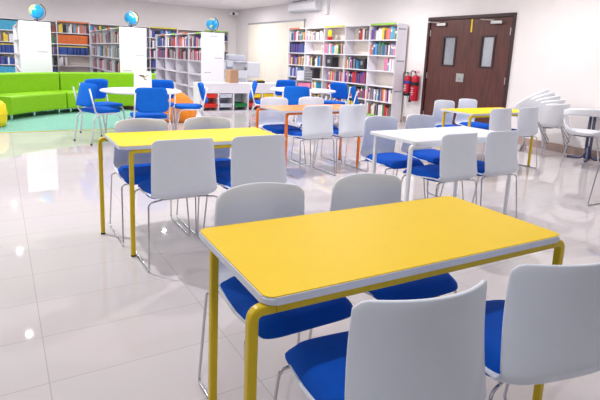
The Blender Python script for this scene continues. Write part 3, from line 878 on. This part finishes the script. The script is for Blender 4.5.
# ------------------------------------------------------------------ fire extinguishers
def extinguisher(y, z0, H, r, lab, horn, labm):
    t = thing('fire_extinguisher', lab, 'fire extinguisher', (XW-.012-r, y, z0), 0, 'wall hung fire extinguishers')
    cy = obj('cylinder', lathe(bmesh.new(), [(0, .0), (r*.95, 0), (r, .015), (r, H*.72), (r*.9, H*.79), (r*.55, H*.83), (r*.3, H*.845), (0, H*.845)], 28), M['red'], t, True)
    obj('label_band', lathe(bmesh.new(), [(r+.0012, H*.5), (r+.0016, H*.502), (r+.0016, H*.62), (r+.0012, H*.622)], 28), labm, cy, True)
    b = bmesh.new()
    for q, (w, zz) in enumerate(((.05, .2), (.08, .27), (.06, .34), (.08, .41))): box(b, -r-.0025, -r+.006, -w/2, w/2, H*zz, H*zz+.012)
    obj('label_text', b, M['label'], cy)
    if not horn: obj('base_ring', lathe(bmesh.new(), [(0, -.008), (r+.004, -.008), (r+.004, .06), (r+.001, .062), (0, .062)], 28), M['black'], t, True)
    b = bmesh.new(); lathe(b, [(0, H*.845), (.018, H*.845), (.022, H*.9), (0, H*.92)], 12); obj('valve', b, M['steel'], t)
    b = bmesh.new(); box(b, -.014, .014, -.085, .05, H*.925, H*.94); box(b, -.012, .012, -.09, .03, H*.97, H*.985); box(b, -.01, .01, .015, .03, H*.9, H*.98)
    obj('handle', b, M['black'] if not horn else M['red'], t)
    hs = [(0, .0, H*.9), (-.02, .07, H*.99), (-.03, .12, H*.95), (-.03, r+.03, H*.75), (-.02, r+.022, H*.3)]
    b = bmesh.new(); tube(b, fillet(hs, .06, 5), .010, 8); o = obj('hose', b, M['black'], t, True)
    if horn:
        b = bmesh.new(); tube(b, [(-.02, r+.022, H*.3), (-.02, r+.022, H*.1), (-.02, r+.022, -.03)], [.012, .022, .035], 12); obj('discharge_horn', b, M['black'], t, True)
    obj('wall_bracket', nbox(r-.01, r+.016, -.025, .025, H*.55, H*.8), M['steel'], t)
    return t
extinguisher(8.095, .6, .5, .078, 'shorter red fire extinguisher with a black base ring, next to the bookcase', False, M['blulab'])
extinguisher(7.865, .5, .64, .082, 'taller red fire extinguisher with a black horn, nearer the brown door', True, M['black'])

# ------------------------------------------------------------------ stacked tub chairs, tub chair, small table at the right wall
def tub_shell(open_back):
    b = bmesh.new(); n = 36; rings = []
    # seat bowl
    for r, z in ((0, .445), (.1, .444), (.17, .448), (.21, .462), (.235, .49)):
        rings.append([b.verts.new((r*math.cos(2*PI*k/n)*.98, r*math.sin(2*PI*k/n), z)) if r else None for k in range(n)])
    c = b.verts.new((0, 0, .445))
    for k in range(n): b.faces.new((c, rings[1][k], rings[1][(k+1) % n]))
    for A, B in zip(rings[1:], rings[2:]):
        for k in range(n): b.faces.new((A[k], A[(k+1) % n], B[(k+1) % n], B[k]))
    # back wrap: angle measured from the rear (-y)
    lv = 14; nn = 48; span = math.radians(128); cols = []
    for i in range(nn+1):
        ph = -span+2*span*i/nn; q = abs(ph)/span
        zr = .81-.17*q**2.4
        col = []
        for j in range(lv+1):
            t = j/lv; z = .485+(zr-.485)*t; r = .232+.045*math.sin(t*PI/2)
            col.append(b.verts.new((r*math.sin(ph), -r*math.cos(ph)*(1+.08*t), z)))
        cols.append(col)
    for i in range(nn):
        q = abs((-span+2*span*(i+.5)/nn))/span
        for j in range(lv):
            t = (j+.5)/lv
            if open_back and .0+.6*(q/.7)**2.5 < t < .7 and q < .7: continue
            b.faces.new((cols[i][j], cols[i+1][j], cols[i+1][j+1], cols[i][j+1]))
    return b
def make_tub(open_back, name, label, loc, rz, group=None):
    t = thing(name, label, 'chair', loc, rz, group)
    sh = obj('shell', tub_shell(open_back), M['wleg'], t, True)
    md = sh.modifiers.new('thick', 'SOLIDIFY'); md.thickness = .012; md.offset = 0
    for sx in (-1, 1):
        for sy in (-1, 1):
            b = bmesh.new(); tube(b, fillet([(sx*.08, sy*.08, .432), (sx*.16, sy*.16, .43), (sx*.225, sy*.225, .006)], .03, 4), .008, 8)
            obj('leg', b, M['chrome'], t, True)
    obj('seat_plate', lathe(bmesh.new(), [(0, .42), (.11, .42), (.11, .437), (0, .437)], 20), M['pedest'], t)
    return t
tub0 = None
stack_lab = ['bottom white tub chair of the stack beside the brown doors', 'second white tub chair from the bottom of the stack', 'middle white tub chair of the stack by the wall', 'second white tub chair from the top of the stack', 'top white tub chair of the stack beside the brown doors']
for i in range(5):
    if tub0 is None:
        t = tub0 = make_tub(False, 'tub_chair', stack_lab[0], (0, 0, 0), 0, 'stacked white tub chairs')
    else:
        t = copy_tree(tub0)
    t['label'] = stack_lab[i]
    t.matrix_world = Matrix.Translation((7.12-.008*i, 4.56+.014*i, .3+.034*i)) @ Matrix.Rotation(math.radians(-6.5*i), 4, Vector((.84, .54, 0))) @ Matrix.Translation((0, 0, -.3)) @ Matrix.Rotation(math.radians(-14), 4, 'Z')
make_tub(True, 'tub_chair', 'white tub chair with an open back right of the stacked chairs', (6.83, 3.80, 0), math.radians(-61))
pt = thing('pedestal_table', 'small white table on a dark pedestal by the wall behind the open-backed tub chair', 'table', (7.375, 4.03, 0))
obj('tabletop', lathe(bmesh.new(), [(0, .715), (.245, .715), (.255, .722), (.255, .74), (0, .742)], 40), M['wtop'], pt)
b = bmesh.new()
for dy in (-.03, .03): tube(b, [(.03, dy, .02), (.03, dy, .715)], .02, 10)
obj('post', b, M['pedest'], pt, True)
b = bmesh.new()
for a in (0, 90, 180, 270):
    ca, sa = math.cos(math.radians(a+25)), math.sin(math.radians(a+25))
    tube(b, fillet([(.03, 0, .2), (.03+ca*.05, sa*.05, .03), (.03+ca*.26, sa*.26, .022)], .06, 5), .02, 8)
obj('foot', b, M['pedest'], pt, True)

# ------------------------------------------------------------------ world, camera, view
w = bpy.data.worlds.new('daylight'); S.world = w; w.use_nodes = True
bgn = w.node_tree.nodes['Background']; bgn.inputs['Color'].default_value = (.88, .94, 1., 1); bgn.inputs['Strength'].default_value = .4

def set_camera():
    f, pitch, roll, yaw, H, cx, cy = CAMP
    cp, sp = math.cos(pitch), math.sin(pitch)
    fw = Vector((math.cos(yaw)*cp, math.sin(yaw)*cp, -sp)); rt = Vector((math.sin(yaw), -math.cos(yaw), 0)); up = rt.cross(fw)
    r2 = rt*math.cos(roll)+up*math.sin(roll); u2 = -rt*math.sin(roll)+up*math.cos(roll)
    cd = bpy.data.cameras.new('camera'); cam = bpy.data.objects.new('camera', cd); COL.objects.link(cam)
    m = Matrix((r2, u2, -fw)).transposed().to_4x4(); m.translation = Vector((0, 0, H)); cam.matrix_world = m
    cd.sensor_width = 36; cd.lens = f/600*36; cd.shift_x = (300-cx)/600; cd.shift_y = (cy-200)/600
    cd.clip_start = .05; S.camera = cam
CAMP = (499.253, .190175, .041257, 1.033573, 1.332, 295.32, 152.21)
set_camera()
vs = S.view_settings; vs.view_transform = 'Standard'; vs.look = 'None'; vs.gamma = 1; vs.use_curve_mapping = False; vs.exposure = -.47
